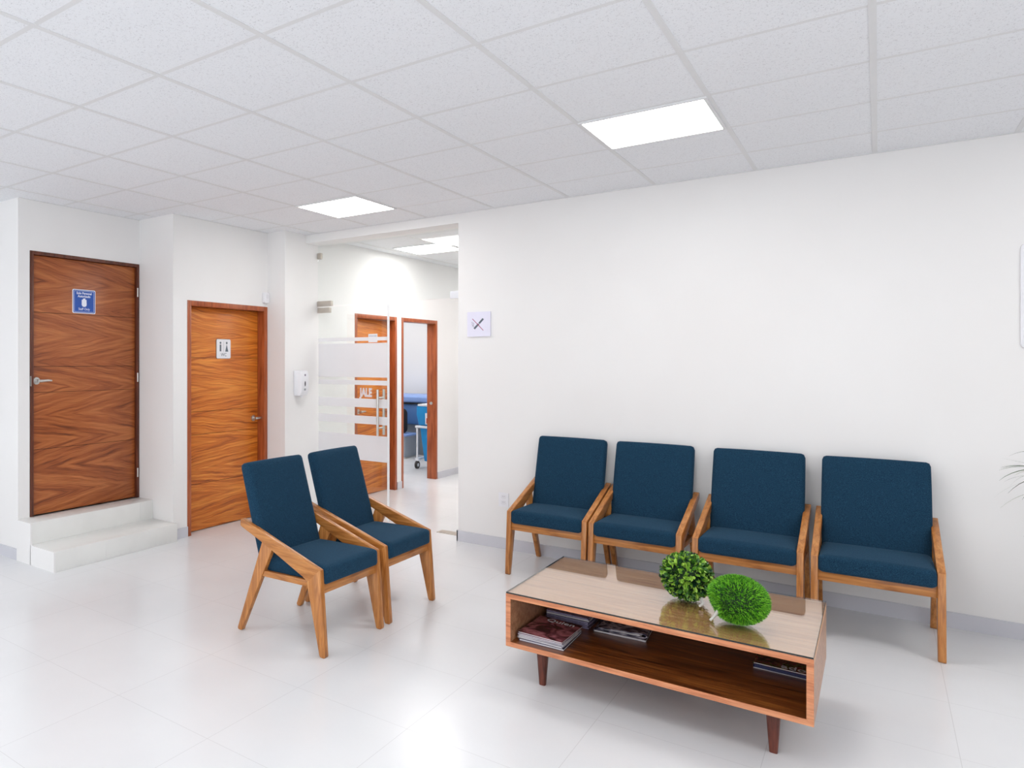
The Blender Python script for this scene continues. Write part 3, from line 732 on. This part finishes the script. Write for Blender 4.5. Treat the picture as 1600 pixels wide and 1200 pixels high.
# ---------------------------------------------------------------- potted palm at the right edge
pp = thing('potted_palm', 'potted palm with narrow arching leaves entering at the right edge', 'plant', (.90, 5.12, 0))
prof = [(0, .0), (.12, .0), (.13, .01), (.165, .30), (.17, .31), (.16, .315), (.15, .30), (.0, .29)]
pm = MB(); N = 32
for i in range(N):
    a = 2*PI*i/N
    for r_, z_ in prof[1:-1]: pm.v.append((r_*math.cos(a), r_*math.sin(a), z_))
K = len(prof)-2
for i in range(N):
    for k in range(K-1): a = i*K+k; b = ((i+1) % N)*K+k; pm.f.append((a, b, b+1, a+1))
pm.f.append(tuple(i*K for i in range(N)))
pm.build('pot', M['pot'], pp, smooth=True)
MB().tube([(0,0,.27), (0,0,.285)], .149, 32).build('soil', M['soil'], pp)
MB().tube([(0,0,.28), (.01,.01,.5), (-.005,.0,.75), (0,0,.98)], [.022,.020,.018,.016], 12).build('stem', M['trunk'], pp, smooth=True)
lf = MB(); rr = random.Random(11)
def leaf(a, L, z0, rise, droop, w):
    n0 = len(lf.v); S = 14; d = Vector((math.cos(a), math.sin(a), 0)); sd = Vector((-d.y, d.x, 0)); tw = rr.uniform(-.4, .4)
    for i in range(S+1):
        t = i/S; rad = L*t*(1-.12*t*t); h = z0+rise*t-droop*t*t*t
        ww = w*(math.sin(PI*min(1, .12+.88*t))**.6)*(1-t*.55)*.5+.0004
        c = d*(.01+rad)+Vector((0, 0, h)); up = Vector((0, 0, math.sin(tw*t)))
        lf.v.append(tuple(c+(sd+up)*ww)); lf.v.append(tuple(c-(sd+up)*ww)); 
        if i: k = n0+2*i; lf.f.append((k-2, k-1, k+1, k))
for i in range(54):
    leaf(i*2.39996, rr.uniform(.36, .52), .84+.14*(i/54), rr.uniform(.02, .30), rr.uniform(.08, .32), rr.uniform(.013, .021))
for a, L, z0, ri, dr in ((PI*1.00, .50, .93, .10, .20), (PI*.97, .47, .95, .14, .11), (PI*1.03, .47, .96, .13, .09), (PI*1.0, .43, .98, .24, .16), (PI*1.05, .48, .90, .06, .16), (PI*.94, .46, .98, .06, .0)):
    leaf(a, L, z0, ri, dr, .018)
o = lf.build('leaves', M['palm'], pp, smooth=True)

# ---------------------------------------------------------------- exam room beyond the open doorway
ct = thing('cleaning_cart', 'white-framed cart with bright blue bins in the exam room doorway', 'cart', (-4.87, 9.22, 0))
f = MB()
for x, y in ((-.215, -.22), (.215, -.22), (-.215, .22), (.215, .22)): f.tube([(x, y, .13), (x, y, .62)], .014, 10)
for z in (.60,):
    f.tube([(-.24, -.225, z), (.24, -.225, z)], .017, 10); f.tube([(-.24, .225, z), (.24, .225, z)], .017, 10); f.tube([(-.225, -.22, z), (-.225, .22, z)], .017, 10); f.tube([(.225, -.22, z), (.225, .22, z)], .017, 10)
for x, y in ((-.215, -.22), (.215, -.22)): f.tube([(x, y, .115), (x, y, .15)], .035, 12)
f.tube([(-.215, -.22, .14), (-.215, .22, .14)], .016, 10).tube([(.215, -.22, .14), (.215, .22, .14)], .016, 10)
f.build('frame', M['white_metal'], ct, smooth=True)
MB().prism([(-.19, .60), (.19, .60), (.13, .11), (-.12, .11)], 'Y', -.19, .19).build('bin', M['bin_blue'], ct, bevel=.012)
MB().prism([(-.235, .90), (-.24, .78), (-.20, .62), (.20, .62), (.24, .78), (.235, .90)], 'Y', -.21, .21).build('upper_bin', M['bin_blue'], ct, bevel=.02)
MB().box(-.215, .235, -.215, .215, .895, .925).build('rim', M['white_metal'], ct, bevel=.01)
lb = MB().box(-.09, .10, -.216, -.2115, .64, .80).build('label_card', M['sign_white'], ct)
MB().box(-.07, -.055, -.219, -.2165, .655, .73).box(-.07, .09, -.219, -.2165, .655, .662).build('label_print', M['red_print'], ct)
for x in (-.215, .215):
    for y in (-.22, .22):
        cs = MB().tube([(x-.014, y, .055), (x+.014, y, .055)], .055, 24).build('caster', M['rubber'], ct, smooth=True)
        MB().tube([(x-.017, y, .055), (x+.017, y, .055)], .025, 16).build('hub', M['white_metal'], cs, smooth=True)
eb = thing('exam_couch', 'blue padded exam couch on a grey pedestal at the back of the exam room', 'exam couch', (-6.0, 10.55, 0))
MB().box(-.95, .95, -.30, .32, .50, .85).build('base_panel', M['base_blue'], eb, bevel=.03)
o = cushion('mattress', 2.0, .68, .12, .04, .01, M['pad_blue'], eb); o.location = (0, 0, .915)
MB().box(-.60, .60, -.20, .22, .0, .50).build('pedestal', M['grey_box'], eb, bevel=.01)
MB().box(-.97, .97, -.335, -.30, .835, .852).build('rail', M['black_plastic'], eb)
bx = thing('step_stool', 'grey box stool with a pale blue top in front of the exam couch', 'stool', (-5.98, 9.95, 0))
MB().box(-.24, .24, -.17, .17, .02, .35).build('body', M['grey_box'], bx, bevel=.005)
MB().box(-.26, .27, -.19, .19, .35, .385).build('top', M['pad_blue'], bx, bevel=.01)
MB().box(-.25, .25, -.18, .18, 0, .02).build('foot_frame', M['chrome'], bx)
bgp = cushion('backpack', .34, .20, .38, .07, .02, M['bag_black'], None); bgp.location = (-5.98, 9.92, .385+.19)
tag(bgp, 'black bag resting on the grey stool in the exam room', 'bag')
